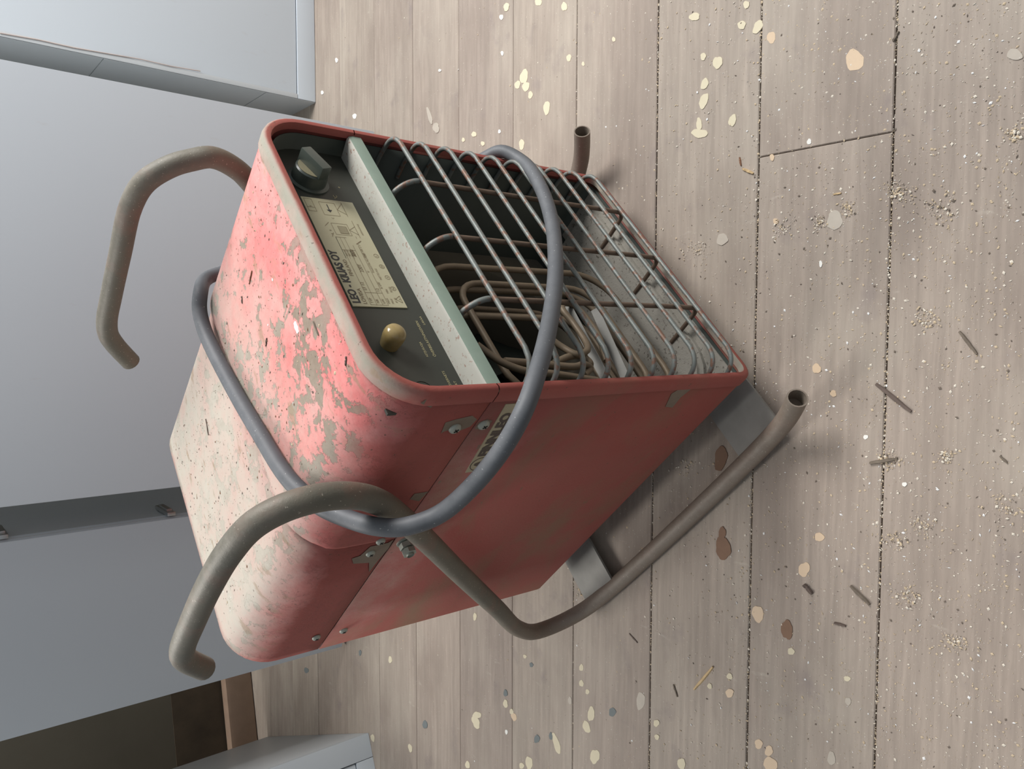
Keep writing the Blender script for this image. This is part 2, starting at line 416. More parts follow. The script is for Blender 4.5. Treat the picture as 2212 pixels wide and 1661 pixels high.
# paint drips and stains: thin irregular blobs of dried paint lying on the boards
PAINT = {'paint_cream': mat_plain('dried_cream_paint', (.64, .575, .42), .85, 0, .08, 60), 'paint_tan': mat_plain('dried_tan_filler', (.62, .47, .32), .6, 0, .08, 60),
         'paint_white': mat_plain('dried_white_paint', (.78, .77, .72), .85, 0, .06, 60), 'stain_brown': mat_plain('brown_stain', (.235, .15, .105), .85, 0, .12, 60, .1),
         'stain_grey': mat_plain('blue_grey_paint', (.17, .19, .19), .85, 0, .12, 60), 'scuff': mat_plain('pale_scuff', (.46, .41, .345), .7, 0, .12, 60)}
SPLATS = 0
def splat(name, x, y, rx, ry, mat, rot=0.0, rough=.15):
    n = 22; c = floor_pt(x, y); ph = [random.uniform(0, 6.28) for _ in range(4)]
    pts = []
    for k in range(n):
        t = 2 * math.pi * k / n
        q = 1 + rough * (math.sin(2*t + ph[0]) * .5 + math.sin(3*t + ph[1]) * .45 + math.sin(5*t + ph[2]) * .3 + math.sin(8*t + ph[3]) * .2)
        px, py = rx * q * math.cos(t), ry * q * math.sin(t)
        cr, sr = math.cos(rot), math.sin(rot)
        pts.append(floor_pt(x + px*cr - py*sr, y + px*sr + py*cr))
    global SPLATS; SPLATS += 1; h = .00012 + SPLATS * .000004
    vs = [Vector((p.x, p.y, -.0009)) for p in pts] + [Vector((c.x + (p.x-c.x)*.985, c.y + (p.y-c.y)*.985, h)) for p in pts] + [Vector((c.x, c.y, h))]
    fs = [(k, (k+1) % n, n + (k+1) % n, n + k) for k in range(n)] + [(n + k, n + (k+1) % n, 2*n) for k in range(n)]
    mk(name, vs, fs, PAINT[mat], flo)
for x, y, rx, ry, mt, rot in [
    (1846, 130, 21, 22, 'paint_tan', 0), (1550, 135, 10, 14, 'paint_cream', .1), (1500, 36, 11, 9, 'paint_cream', -.3), (1519, 122, 6, 8, 'paint_cream', 0),
    (1522, 181, 8, 12, 'paint_cream', .3), (1520, 218, 9, 17, 'paint_cream', .4), (1511, 288, 17, 10, 'paint_cream', 0), (1510, 268, 6, 14, 'paint_cream', -.1), (1582, 260, 8, 13, 'paint_cream', .2),
    (1602, 54, 9, 9, 'paint_cream', 0), (1637, 58, 9, 16, 'paint_cream', .6), (1666, 81, 10, 12, 'paint_tan', 0), (1612, 10, 6, 9, 'paint_cream', 0), (1560, 517, 12, 13, 'scuff', 0),
    (1803, 476, 18, 20, 'scuff', .2), (1764, 796, 10, 10, 'paint_tan', 0), (1800, 850, 7, 7, 'paint_tan', 0), (1870, 944, 5, 5, 'paint_white', 0), (1770, 1160, 10, 10, 'paint_tan', 0),
    (1737, 1230, 12, 16, 'paint_tan', .1), (1637, 1326, 12, 19, 'paint_tan', -.35), (1576, 1497, 9, 9, 'paint_tan', 0), (1576, 1461, 6, 7, 'paint_cream', 0), (1639, 1607, 9, 10, 'paint_tan', 0),
    (1661, 1622, 9, 11, 'paint_tan', 0), (1664, 1650, 15, 15, 'paint_tan', .4), (1709, 1407, 7, 8, 'paint_cream', 0), (1472, 1650, 9, 12, 'paint_cream', 0), (1418, 1562, 6, 8, 'paint_cream', 0),
    (1419, 1592, 5, 6, 'paint_cream', 0), (1830, 1466, 7, 6, 'paint_cream', 0), (1796, 1638, 8, 16, 'scuff', 0), (1832, 1515, 6, 9, 'scuff', 0), (1533, 1482, 5, 6, 'paint_cream', 0),
    (1030, 1545, 9, 8, 'paint_cream', 0), (1028, 1560, 8, 14, 'paint_cream', -.35), (1092, 1520, 5, 9, 'paint_cream', 0), (1110, 1548, 6, 9, 'paint_tan', -.4), (1105, 1537, 4, 6, 'paint_cream', 0),
    (1256, 1442, 5, 7, 'paint_cream', 0), (1256, 1476, 5, 7, 'paint_cream', 0), (1269, 1494, 4, 6, 'paint_cream', 0), (1231, 1513, 4, 8, 'scuff', 0), (1277, 1542, 8, 15, 'paint_cream', .1),
    (1267, 1570, 8, 13, 'paint_cream', -.3), (1384, 1514, 10, 18, 'scuff', .1), (1285, 1634, 10, 16, 'paint_cream', 0), (1202, 1606, 6, 26, 'paint_cream', -.28), (843, 1425, 4, 7, 'paint_cream', 0),
    (1026, 1332, 4, 8, 'paint_cream', 0), (1010, 1652, 5, 8, 'paint_cream', 0), (1143, 1648, 8, 14, 'paint_cream', 0), (1127, 1654, 5, 7, 'paint_cream', 0), (886, 1616, 4, 9, 'paint_cream', -.3), (1134, 1418, 4, 4, 'paint_cream', 0), (1094, 1581, 3, 5, 'paint_white', 0),
    (805, 1594, 4, 8, 'paint_cream', -.3), (1132, 165, 8, 17, 'paint_cream', .25), (1118, 183, 6, 9, 'paint_cream', .1), (1136, 187, 8, 10, 'paint_cream', 0), (1146, 205, 5, 8, 'paint_cream', 0),
    (1181, 233, 7, 15, 'paint_cream', 0), (1229, 125, 5, 8, 'paint_cream', 0), (1127, 312, 6, 11, 'paint_cream', 0), (1094, 15, 6, 9, 'paint_cream', .3), (1083, 37, 4, 6, 'paint_white', 0), (1163, 4, 7, 9, 'paint_cream', 0),
    (1219, 14, 6, 10, 'paint_cream', 0), (1326, 85, 4, 5, 'paint_cream', 0), (1260, 138, 3, 5, 'paint_cream', 0), (727, 130, 3, 5, 'paint_white', 0), (696, 200, 3, 4, 'paint_white', 0), (950, 152, 3, 3, 'paint_white', 0), (1085, 115, 3, 5, 'paint_white', 0),
    (766, 251, 4, 6, 'paint_white', 0), (942, 276, 7, 11, 'scuff', 0), (1024, 290, 5, 6, 'paint_cream', 0), (1043, 310, 4, 5, 'paint_cream', 0), (1001, 302, 3, 5, 'paint_cream', 0), (1079, 284, 3, 4, 'paint_white', 0), (928, 250, 4, 20, 'scuff', -.3),
    (1748, 306, 5, 6, 'paint_white', .3), (1668, 340, 5, 7, 'paint_tan', 0), (1676, 478, 6, 6, 'paint_tan', 0), (2192, 118, 16, 13, 'scuff', .2), (1773, 570, 3, 8, 'paint_white', 0), (1954, 1046, 5, 5, 'paint_white', 0),
    (1562, 1184, 16, 26, 'stain_brown', 0), (1560, 1152, 8, 14, 'stain_brown', 0), (1700, 1360, 12, 22, 'stain_brown', 0), (1557, 990, 14, 26, 'stain_brown', .2),
    (662, 1448, 5, 6, 'stain_grey', 0), (778, 1410, 3, 6, 'stain_grey', 0), (918, 1565, 5, 9, 'stain_grey', 0), (1092, 1497, 4, 8, 'stain_grey', 0), (1323, 1538, 8, 9, 'stain_grey', 0), (1160, 1596, 6, 9, 'stain_grey', 0), (1190, 1590, 4, 8, 'stain_grey', 0), (1148, 1436, 4, 5, 'stain_grey', 0)]:
    splat('dried_paint_spot' if 'stain' not in mt and mt != 'scuff' else ('floor_stain' if 'stain' in mt else 'plaster_scuff'), x, y, rx, ry, mt, rot)

# ------------------------------------------------------------------ background: wall, baseboard, cabinets
b1 = floor_pt(543.6, 1459); b2 = floor_pt(560.7, 1626)
wdir = (b2 - b1).normalized(); wnor = Vector((wdir.y, -wdir.x, 0))
if wnor.dot(CAM - b1) < 0: wnor = -wnor
def wall_box(name, s0, s1, d0, d1, z0, z1, mat, parent=None, bev=0.0):
    bm = bmesh.new(); c = b1 + wdir * ((s0+s1)/2) + wnor * ((d0+d1)/2) + Vector((0, 0, (z0+z1)/2))
    add_box(bm, c, wdir, wnor, Z, (s1-s0)/2, (d1-d0)/2, (z1-z0)/2, bev); return from_bm(name, bm, mat, parent, 40 if bev else None)
wl = wall_box('wall_back', -2.2, 1.8, -.16, -.06, 0, 2.5, M['wall']); wl['kind'] = 'structure'
w2 = wall_box('lower_wall_band', -2.2, 1.8, -.06, -.058, 0, .235, M['wall_low'], wl)
bb = wall_box('baseboard_back', -2.2, 1.8, -.05, 0, 0, .085, M['base'], None, .012); bb['kind'] = 'structure'

# tall cabinet standing to the right
c1 = thing('tall_cabinet', 'pale grey cabinet in the top left corner, with a worn pinkish streak along its edge', 'cabinet', en(.86, 1.4))
box_en('front_panel', .528, 1.9, 1.214, 1.232, .05, 1.95, M['cab'], c1, .0015)
box_en('bottom_rail', .516, 1.9, 1.211, 1.232, .0, .048, M['cab'], c1, .002)
box_en('corner_stile', .516, .5275, 1.211, 1.232, .049, 1.95, M['cab_edge'], c1, .0015)
for z0, z1 in ((0, .131), (.133, .496), (.498, 1.95)):
    box_en('side_board', .5145, .5155, 1.213, 1.75, z0, z1, M['cab_edge'], c1)
box_en('carcass', .516, 1.9, 1.233, 1.75, 0, 1.95, M['cab_edge'], c1)
bm = bmesh.new(); p = [en(.5215 + .010 * k / 6 + .0015 * math.sin(k * 2.1), 1.2102, .687 - k * .066) for k in range(7)]
add_tube(bm, p, .0012, 6); from_bm('worn_edge_streak', bm, M['pinkwear'], c1)

# wide cabinet: closed door, left side wall seen from inside, left door swung open
c2 = thing('wide_cabinet', 'wide pale grey cabinet right behind the red heater, one door swung open', 'cabinet', en(-.05, 1.1))
box_en('closed_door', -.3885, .374, .888, .906, .012, 1.95, M['cab'], c2, .0012)
box_en('plinth', -.455, .37, .93, .945, 0, .012, M['sub'], c2)
box_en('side_wall', -.476, -.458, .945, 1.40, .0, 1.95, M['cab_edge'], c2, .001)
box_en('side_wall', .355, .373, .912, 1.40, .0, 1.95, M['cab_edge'], c2, .001)
box_en('back_rail', -.457, .354, 1.385, 1.40, .03, .10, M['cab_edge'], c2)
box_en('bottom_board', -.457, .354, .945, 1.384, .013, .03, M['cab_edge'], c2)
h0 = en(-.461, .938); h1 = en(-.886, 1.080)
dd = (h1 - h0).normalized(); dn_ = Vector((dd.y, -dd.x, 0))
if dn_.dot(CAM - h0) < 0: dn_ = -dn_
bm = bmesh.new(); add_box(bm, (h0 + h1) / 2 - dn_ * .009 + Vector((0, 0, .98)), dd, dn_, Z, (h1-h0).length/2, .009, .97, .0015)
od = from_bm('open_door', bm, M['cab'], c2, 40)
for zz in (.455, .742):
    bm = bmesh.new()
    add_box(bm, en(-.452, .985, zz), NX, EX, Z, .045, .004, .008, .002)
    add_box(bm, en(-.447, .985, zz), NX, EX, Z, .030, .003, .005, .001)
    from_bm('hinge', bm, M['steel'], c2, 40)

# low drawer unit, bottom left
g1 = floor_pt(796, 1583); g5 = floor_pt(811, 1661)
fd = (g5 - g1).normalized(); sd = Vector((fd.y, -fd.x, 0))
if sd.dot(g1 - CAM) < 0: sd = -sd
dr = thing('drawer_cabinet', 'grey-blue cabinet with a framed panel front, cut off by the bottom picture edge', 'cabinet', g1 + fd * .3 + sd * .35)
def dbox(name, a0, a1, d0, d1, z0, z1, mat, bev=.0015):
    bm = bmesh.new(); add_box(bm, g1 + fd*((a0+a1)/2) + sd*((d0+d1)/2) + Vector((0, 0, (z0+z1)/2)), fd, sd, Z, (a1-a0)/2, (d1-d0)/2, (z1-z0)/2, bev)
    return from_bm(name, bm, mat, dr, 40)
dbox('carcass', 0, .6, .02, .70, 0, .85, M['cab_edge'])
dbox('front_stile', 0, .055, 0, .019, 0, .85, M['drawer'])
dbox('front_rail', .056, .545, 0, .019, 0, .045, M['drawer'])
dbox('front_rail', .056, .545, 0, .019, .80, .85, M['drawer'])
dbox('front_stile', .545, .60, 0, .019, 0, .85, M['drawer'])
dbox('front_panel', .057, .544, .004, .019, .047, .16, M['drawer'], .003)
dbox('front_panel', .057, .544, .004, .019, .163, .798, M['drawer'], .003)

# ------------------------------------------------------------------ the heater
BZ = .06; H = .528; TOP = BZ + H; W2 = .2; D = .526; ZS = BZ + .408; RT = .056; RB = .022
heater = thing('fan_heater', 'old red box-shaped electric fan heater with wire grille on a bent tube frame', 'heater', (0, .263, 0))
def arc(cx, cz, r, a0, a1, n=9): return [(cx + r*math.cos(a0 + (a1-a0)*k/n), cz + r*math.sin(a0 + (a1-a0)*k/n)) for k in range(n+1)]
def outline_up(hw, top, r, zs):
    return [(-hw, zs)] + [(-hw, zs + (top - r - zs) * k / 3) for k in (1, 2)] + arc(-hw + r, top - r, r, math.pi, math.pi/2) + [(-hw + r + (2*hw-2*r)*k/8, top) for k in range(1, 8)] + arc(hw - r, top - r, r, math.pi/2, 0) + [(hw, zs)]
def outline_dn(hw, bot, r, zs):
    return [(-hw, zs), (-hw, (zs + bot) / 2)] + arc(-hw + r, bot + r, r, math.pi, 1.5*math.pi, 6) + arc(hw - r, bot + r, r, 1.5*math.pi, 2*math.pi, 6) + [(hw, (zs + bot) / 2), (hw, zs)]
def shell(name, ol, ys, mat, thick=.0016, out=True):
    vs = [(x, y, z) for y in ys for x, z in ol]; n = len(ol); fs = []
    for j in range(len(ys) - 1):
        for i in range(n - 1):
            q = (j*n + i, j*n + i + 1, (j+1)*n + i + 1, (j+1)*n + i); fs.append(q)
    bm = bmesh.new(); V = [bm.verts.new(v) for v in vs]
    for q in fs: bm.faces.new([V[k] for k in q])
    bm.normal_update()
    cen = Vector((0, .26, .32))
    s = sum((f.normal.dot(f.calc_center_median() - cen) for f in bm.faces))
    if s < 0: bmesh.ops.reverse_faces(bm, faces=bm.faces)
    me = bpy.data.meshes.new(name); bm.to_mesh(me); bm.free()
    o = link(name, me, mat, heater, 35)
    md = o.modifiers.new('thickness', 'SOLIDIFY'); md.thickness = thick; md.offset = -1
    return o
lf = shell('front_lid', outline_up(W2, TOP, RT, ZS + .0008), [.003, .09, .17, .240, .2475, .2505], M['lid_front'])
for v in lf.data.vertices:      # the rear hem of the front lid is rolled down a little
    y = v.co.y + .263
    if y > .244 and v.co.z > TOP - .03: v.co.z -= .0012 if y < .249 else .0035
shell('rear_lid', outline_up(W2 - .0006, TOP - .0055, RT, ZS + .0008), [.2525, .34, .43, .515, .526], M['lid_rear'])
body = shell('lower_body', outline_dn(W2, BZ, RB, ZS - .0008), [.003, .14, .28, .42, .526], M['body_red'])
shell('inner_liner', outline_up(W2 - .006, TOP - .012, RT - .006, ZS), [.009, .25, .52], M['dark_in'], .001)
shell('inner_liner', outline_dn(W2 - .006, BZ + .005, RB - .006, ZS), [.009, .25, .52], M['dark_in'], .001)
ol = outline_up(W2 - .004, TOP - .0095, RT - .004, ZS)[:] + list(reversed(outline_dn(W2 - .004, BZ + .004, RB - .004, ZS)))[1:-1]
mk('back_panel', [(x, .518, z) for x, z in ol], [tuple(range(len(ol)))], M['body_red'], heater)

def rim(name, ol, mat, up):
    prof = [(.0003, .014), (.0016, .012), (.0018, .002), (.0006, -.003), (-.003, -.0052), (-.0075, -.0042), (-.0085, -.001), (-.0085, .004)]
    n = len(ol); vs = []
    for i, (x, z) in enumerate(ol):
        a = ol[max(0, i-1)]; b = ol[min(n-1, i+1)]; t = Vector((b[0]-a[0], b[1]-a[1])).normalized()
        nn = Vector((-t.y, t.x)) if up else Vector((t.y, -t.x))
        for o, y in prof: vs.append((x + nn.x*o, y, z + nn.y*o))
    k = len(prof); fs = [(i*k + j, i*k + j + 1, (i+1)*k + j + 1, (i+1)*k + j) for i in range(n-1) for j in range(k-1)]
    bm = bmesh.new(); V = [bm.verts.new(v) for v in vs]
    for q in fs: bm.faces.new([V[q_] for q_ in q])
    return from_bm(name, bm, mat, heater, 60)
rim('front_rim', outline_up(W2, TOP, RT, ZS + .0006), M['rim_red'], True)
rim('front_rim', outline_dn(W2, BZ, RB, ZS - .0006), M['rim_red'], False)

# ledge under the control panel, control panel, knob, lamp, plate
PY = .030
box('control_panel', -.193, .193, PY, PY + .003, ZS + .002, TOP - .02, M['panel'], heater)
lx = W2 - .0095
prof = [(PY, .4135), (.004, .4160), (.0005, .4145), (-.0008, .4105), (-.0008, .3995), (.0015, .3975), (.012, .3975)]
vs = [(x, y, z + BZ) for x in (-lx, lx) for y, z in prof]; k = len(prof)
mk('panel_ledge', vs, [(j, j+1, k+j+1, k+j) for j in range(k-1)], M['green'], heater, 35)
# knob
kx, kz = .134, BZ + .474
bm = bmesh.new(); lathe(bm, [(.0235, 0), (.0235, .002), (.0195, .003), (.0185, .016), (.017, .0175), (0, .0175)], Vector((kx, PY, kz)), -Y, X, 32)
kn = from_bm('thermostat_knob', bm, M['knob'], heater, 40)
bm = bmesh.new(); add_box(bm, Vector((kx, PY - .0235, kz)), Vector((.93, 0, .36)), Y, Vector((-.36, 0, .93)), .0185, .008, .0065, .0015)
from_bm('knob_grip', bm, M['knob'], kn, 40)
bm = bmesh.new(); lathe(bm, [(.0165, .0176), (.0165, .0181), (0, .0181)], Vector((kx, PY, kz)), -Y, X, 28); from_bm('knob_disc', bm, M['knob_mark'], kn)
# lamp
bm = bmesh.new(); lathe(bm, [(.0092, 0), (.0100, .005), (.0108, .010), (.0110, .014), (.0104, .0175), (.0085, .0205), (.0050, .0225), (0, .0232)], Vector((-.112, PY, BZ + .4735)), -Y, X, 28)
from_bm('signal_lamp', bm, M['amber'], heater, 50)
bm = bmesh.new(); lathe(bm, [(.0105, .0), (.0105, .0006), (.0095, .0006), (.0095, .0001), (0, .0001)], Vector((-.168, PY, BZ + .460)), -Y, X, 24)
from_bm('blanking_cap', bm, M['panel'], heater, 40)
def screw(c, ax, r, parent=heater, cross=True):
    ux = ax.orthogonal().normalized()
    bm = bmesh.new(); lathe(bm, [(r, 0), (r, r*.18), (r*.86, r*.46), (r*.5, r*.62), (0, r*.66)], c, ax, ux, 20)
    o = from_bm('screw', bm, M['screw'], parent, 50)
    if cross:
        bm = bmesh.new(); uy = ax.cross(ux)
        for u, w in ((ux, uy), (uy, ux)): add_box(bm, c + ax * r*.58, u, w, ax, r*.42, r*.11, r*.14)
        from_bm('cross_slot', bm, M['slot'], o)
    return o
screw(Vector((-.178, PY, BZ + .443)), -Y, .0048)

# text
def text_mesh(s, size, origin, ux, uy, un, bold=0.0, sx=1.0, shear=0.0, align='LEFT'):
    cu = bpy.data.curves.new('t', 'FONT'); cu.body = s; cu.size = size; cu.align_x = align; cu.offset = bold; cu.shear = shear
    o = bpy.data.objects.new('t', cu); COL.objects.link(o)
    dg = bpy.context.evaluated_depsgraph_get(); me = bpy.data.meshes.new_from_object(o.evaluated_get(dg))
    vs = [origin + ux * (v.co.x * sx) + uy * v.co.y + un for v in me.vertices]; fs = [tuple(p.vertices) for p in me.polygons]
    bpy.data.objects.remove(o); bpy.data.curves.remove(cu); bpy.data.meshes.remove(me)
    return vs, fs
def join(parts):
    V, Fc = [], []
    for vs, fs in parts:
        k = len(V); V += vs; Fc += [tuple(i + k for i in f) for f in fs]
    return V, Fc
def strip(a, b, w, un):      # thin printed line in the xz plane between a and b
    d = (b - a).normalized(); nrm = Vector((-d.z, 0, d.x)) * w/2
    return [a + nrm + un, b + nrm + un, b - nrm + un, a - nrm + un], [(0, 1, 2, 3)]
LX0, LX1, LZ0, LZ1 = -.062, .103, BZ + .432, BZ + .493
plate = box('rating_plate', LX0, LX1, PY - .0012, PY, LZ0, LZ1, M['plate'], heater)
un = Vector((0, -.00025, 0)); py = PY - .0012
def P(u, v): return Vector((LX0 + u * (LX1 - LX0), py, LZ0 + v * (LZ1 - LZ0)))
prt = [text_mesh('LEO - KIUAS OY', .0118, P(.025, .835), X, Z, un, .00042, .90)]
mk('plate_heading', *join(prt), M['ink'], plate)
prt = [text_mesh('LOVIISA', .0062, P(.02, .72), X, Z, un, 0, 1.0), text_mesh('FINLAND', .0058, P(.26, .72), X, Z, un, 0, 1.0)]
for t, u, v, sz in [('TYP', .03, .60, .0042), ('LF 12', .14, .605, .0052), ('NR', .03, .49, .0042), ('220Y', .30, .49, .0058), ('380V', .44, .485, .0056), ('kW', .03, .38, .0042), ('12', .13, .375, .0052), ('V', .30, .38, .0042),
        ('MAX', .03, .29, .0036), ('6 kW', .16, .29, .0042), ('TUULETIN MOTOR', .30, .29, .0034), ('MAX', .03, .215, .0034), ('MIN', .12, .215, .0034), ('NETTO KG', .24, .215, .0034), ('IP 23', .04, .135, .0034), ('50 Hz', .13, .135, .0034), ('OHJE NR 5 17', .44, .30, .0034)]:
    prt.append(text_mesh(t, sz, P(u, v), X, Z, un))
for v in (.665, .555, .445, .345): prt.append(strip(P(.015, v), P(.50 if v > .5 else .55, v), .0004, un))
prt.append(strip(P(.015, .665), P(.015, .345), .0004, un)); prt.append(strip(P(.12, .665), P(.12, .345), .0004, un)); prt.append(strip(P(.50, .70), P(.50, .445), .0004, un))
for u, v in ((.50, .70), (.62, .70)): prt.append(strip(P(.42, v), P(.62, v), .0004, un))
prt.append(strip(P(.62, .70), P(.62, .50), .0004, un)); prt.append(strip(P(.42, .62), P(.62, .62), .0003, un)); prt.append(strip(P(.42, .54), P(.62, .54), .0003, un))
for q in range(4): prt.append(text_mesh('380V 3N', .0026, P(.44, .64 - .05 * q), X, Z, un))
def ring_print(c, r):
    n = 20; vs = []
    for k in range(n):
        d = Vector((math.cos(6.2832*k/n), 0, math.sin(6.2832*k/n))); vs += [c + d * r + un, c + d * (r - .00045) + un]
    return vs, [(2*k, 2*k+1, (2*k+3) % (2*n), (2*k+2) % (2*n)) for k in range(n)]
for u, ch in ((.165, 'N'), (.265, 'S'), (.365, 'D'), (.465, 'L')):
    prt.append(ring_print(P(u, .085), .0030)); prt.append(text_mesh(ch, .0040, P(u, .085) - Vector((0, 0, .0014)), X, Z, un, 0, 1, 0, 'CENTER'))
tr = [P(.04, .045), P(.10, .045), P(.07, .15)]
for q in range(3): prt.append(strip(tr[q], tr[(q+1) % 3], .0005, un))
prt.append(text_mesh('A', .003, P(.07, .055), X, Z, un, 0, 1, 0, 'CENTER'))
prt.append(strip(P(.565, .36), P(.60, .24), .0010, un))
# outline drawings
def rect(u0, u1, v0, v1, w=.0004):
    q = [P(u0, v0), P(u1, v0), P(u1, v1), P(u0, v1)]
    for k in range(4): prt.append(strip(q[k], q[(k+1) % 4], w, un))
rect(.645, .755, .36, .66); rect(.66, .73, .40, .56)
for q in range(9): prt.append(strip(P(.662 + .0075 * q, .40), P(.662 + .0075 * q, .56), .0003, un))
rect(.835, .965, .40, .70); rect(.86, .985, .82, .96)
for q in [((.70, .36), (.66, .22)), ((.70, .36), (.74, .22)), ((.63, .22), (.80, .22)), ((.90, .40), (.86, .25)), ((.90, .40), (.97, .25)), ((.84, .25), (.985, .25)), ((.62, .76), (.66, .70)), ((.72, .80), (.76, .70)), ((.62, .30), (.64, .30)), ((.90, .82), (.90, .96))]:
    prt.append(strip(P(*q[0]), P(*q[1]), .00045, un))
prt.append(text_mesh('ASENNUSOHJE', .0028, P(.66, .12), X, Z, un)); prt.append(text_mesh('A    B', .0032, P(.64, .72), X, Z, un)); prt.append(text_mesh('C', .0036, P(.80, .55), X, Z, un)); prt.append(text_mesh('20', .0026, P(.90, .88), X, Z, un))
mk('plate_print', *join(prt), M['ink_brown'], plate)
a_, b_ = P(.945, .56), P(.885, .56)
ar = [strip(a_, b_, .0011, un), ([P(.89, .61) + un, P(.865, .56) + un, P(.89, .51) + un], [(0, 1, 2)])]
mk('plate_arrow', *join(ar), M['ink'], plate)
# lettering printed on the panel itself
un2 = Vector((0, -.0003, 0)); prt = []
def PP(x, z): return Vector((x, PY, BZ + z))
for t, x, z, sz in [('°C', .107, .447, .0065), ('+', .128, .436, .006), ('KETJUSUOJA', -.128, .4365, .0035), ('ÖVERBELASTNINGSVERN', -.128, .4275, .0043), ('LAKAA', -.085, .4205, .0038), ('LÄMMÖNSVERNETS', -.182, .4275, .0040), ('TILL KONTAKT', -.186, .4205, .0038)]:
    prt.append(text_mesh(t, sz, PP(x, z), X, Z, un2))
mk('warning_print', *join(prt[2:]), M['ink_light'], heater)
mk('scale_print', *join(prt[:2]), M['ink_light'], heater)

# screws and peeled paint on the left side
def side_pt(x, y, off=0.0): p_ = pix(x, y, 0, -W2); return Vector((-W2 - off, p_.y, p_.z))
for x, y in ((982, 924), (1044, 916), (800, 1194), (822, 1168), (683, 1376), (742, 1361)):
    screw(side_pt(x, y), -X, .0064 if x > 900 else .0056)
def chip(pts, name='bare_patch'):
    ps = [side_pt(x, y, .0004) for x, y in pts]
    mk(name, ps, [tuple(range(len(ps)))], M['primer'], heater)
chip([(952, 936), (962, 912), (985, 905), (1020, 897), (1030, 905), (1015, 921), (992, 930), (970, 928), (957, 932)])
chip([(1024, 925), (1034, 912), (1052, 905), (1063, 908), (1056, 918), (1036, 928)])
chip([(760, 1206), (778, 1200), (800, 1180), (838, 1172), (850, 1165), (838, 1185), (818, 1208), (797, 1235), (797, 1215), (763, 1217)])
chip([(885, 1078), (895, 1066), (925, 1061), (905, 1082)])
chip([(1437, 878), (1450, 850), (1480, 832), (1495, 838), (1470, 858), (1452, 880)])
chip([(908, 870), (920, 862), (950, 858), (944, 868), (930, 880)]); chip([(968, 866), (980, 860), (988, 866), (975, 872)])
# brand sticker
q0 = side_pt(1017, 1017, .0006); sy0, sy1 = .131, .018; sz1 = BZ + .371; sz0 = BZ + .339
st = box('brand_sticker', -W2 - .0008, -W2 - .0001, sy1, sy0, sz0, sz1, M['cream_sticker'], heater)
unx = Vector((-.0011, 0, 0)); oy = -Y
prt = [text_mesh('FINNLEO', .0165, Vector((-W2, .103, sz0 + .0168)), oy, Z, unx, .0009, 1.05)]
mk('sticker_text', *join(prt), M['ink_maroon'], st)
cs = Vector((-W2, .117, sz0 + .0195)); n = 28
vs = []
for k in range(n):
    d = Vector((0, math.cos(6.2832*k/n), math.sin(6.2832*k/n))); vs += [cs + d * .0118 + unx, cs + d * .0108 + unx]
fs = [(2*k, 2*k+1, (2*k+3) % (2*n), (2*k+2) % (2*n)) for k in range(n)]
prt = [(vs, fs), text_mesh('A', .0170, cs - Z * .006, oy, Z, unx, .0014, 1.0, 0, 'CENTER')]
prt.append(([cs + Vector((0, -.010, -.0135)) + unx, cs + Vector((0, -.092, -.0135)) + unx, cs + Vector((0, -.092, -.0120)) + unx, cs + Vector((0, -.010, -.0120)) + unx], [(0, 1, 2, 3)]))
mk('sticker_logo', *join(prt), M['ink_maroon'], st)
for o in [st] + list(st.children):
    for v in o.data.vertices: v.co.z += .0052 + (.131 - (v.co.y + .263)) * .105

# ---- grille
GY = -.020; RW = .0029
for i in range(10):
    z = BZ + .366 - i * (.366 - .041) / 9 + random.uniform(-.0012, .0012)
    def g(s): return [(s*.1905, .045, z + .001), (s*.1900, .020, z + .001), (s*.1885, .004, z), (s*.1835, -.009, z), (s*.175, -.0165, z), (s*.163, GY, z)]
    L = [Vector(p) for p in catmull(g(-1), 4)]; Rr = [Vector(p) for p in catmull(g(1), 4)]
    tube('grille_bar', L + list(reversed(Rr)), RW, M['wire'], heater, 8)
for xc in (.098, .004, -.091):
    x = xc
    path = catmull([(x, .012, BZ + .392), (x, .002, BZ + .390), (x, -.009, BZ + .381), (x, -.0145, BZ + .370), (x, GY + .0055, BZ + .355), (x, GY + .0055, BZ + .20), (x, GY + .0055, BZ + .045), (x, -.013, BZ + .032), (x, -.006, BZ + .0255), (x, .008, BZ + .024), (x, .05, BZ + .022)], 5)
    tube('grille_upright', path, RW * 1.05, M['wire_dark'], heater, 8)
    # worn lighter upper hook
    tube('grille_hook', path[:17], RW * 1.12, M['wire'], heater, 8)

# ---- inside: dusty floor tray, duct plate, fan, heating elements
box('inner_floor', -.186, .186, .012, .10, BZ + .0085, BZ + .0105, M['dust'], heater)
bm = bmesh.new()
o_ = [(-.12, .022), (.15, .022)]
pts = [(x, y) for x, y in ([(.17, .05), (.17, .155), (-.175, .155), (-.175, .085)] + [(-.175 + .06 * (1 - math.cos(t)), .085 - .058 * math.sin(t)) for t in (R(20), R(40), R(60), R(80), R(90))] + [(.14, .027), (.16, .033)])]
top = [bm.verts.new((x, y, BZ + .022)) for x, y in pts]; bot = [bm.verts.new((x, y, BZ + .010)) for x, y in pts]
f_ = bm.faces.new(top)
for k in range(len(pts)): bm.faces.new((top[k], bot[k], bot[(k+1) % len(pts)], top[(k+1) % len(pts)]))
bmesh.ops.bevel(bm, geom=list(f_.edges), offset=.006, segments=3, affect='EDGES')
from_bm('dust_tray', bm, M['dust'], heater, 50)
CX, CZ, CR = .0, BZ + .215, .158
vs = []; n = 64
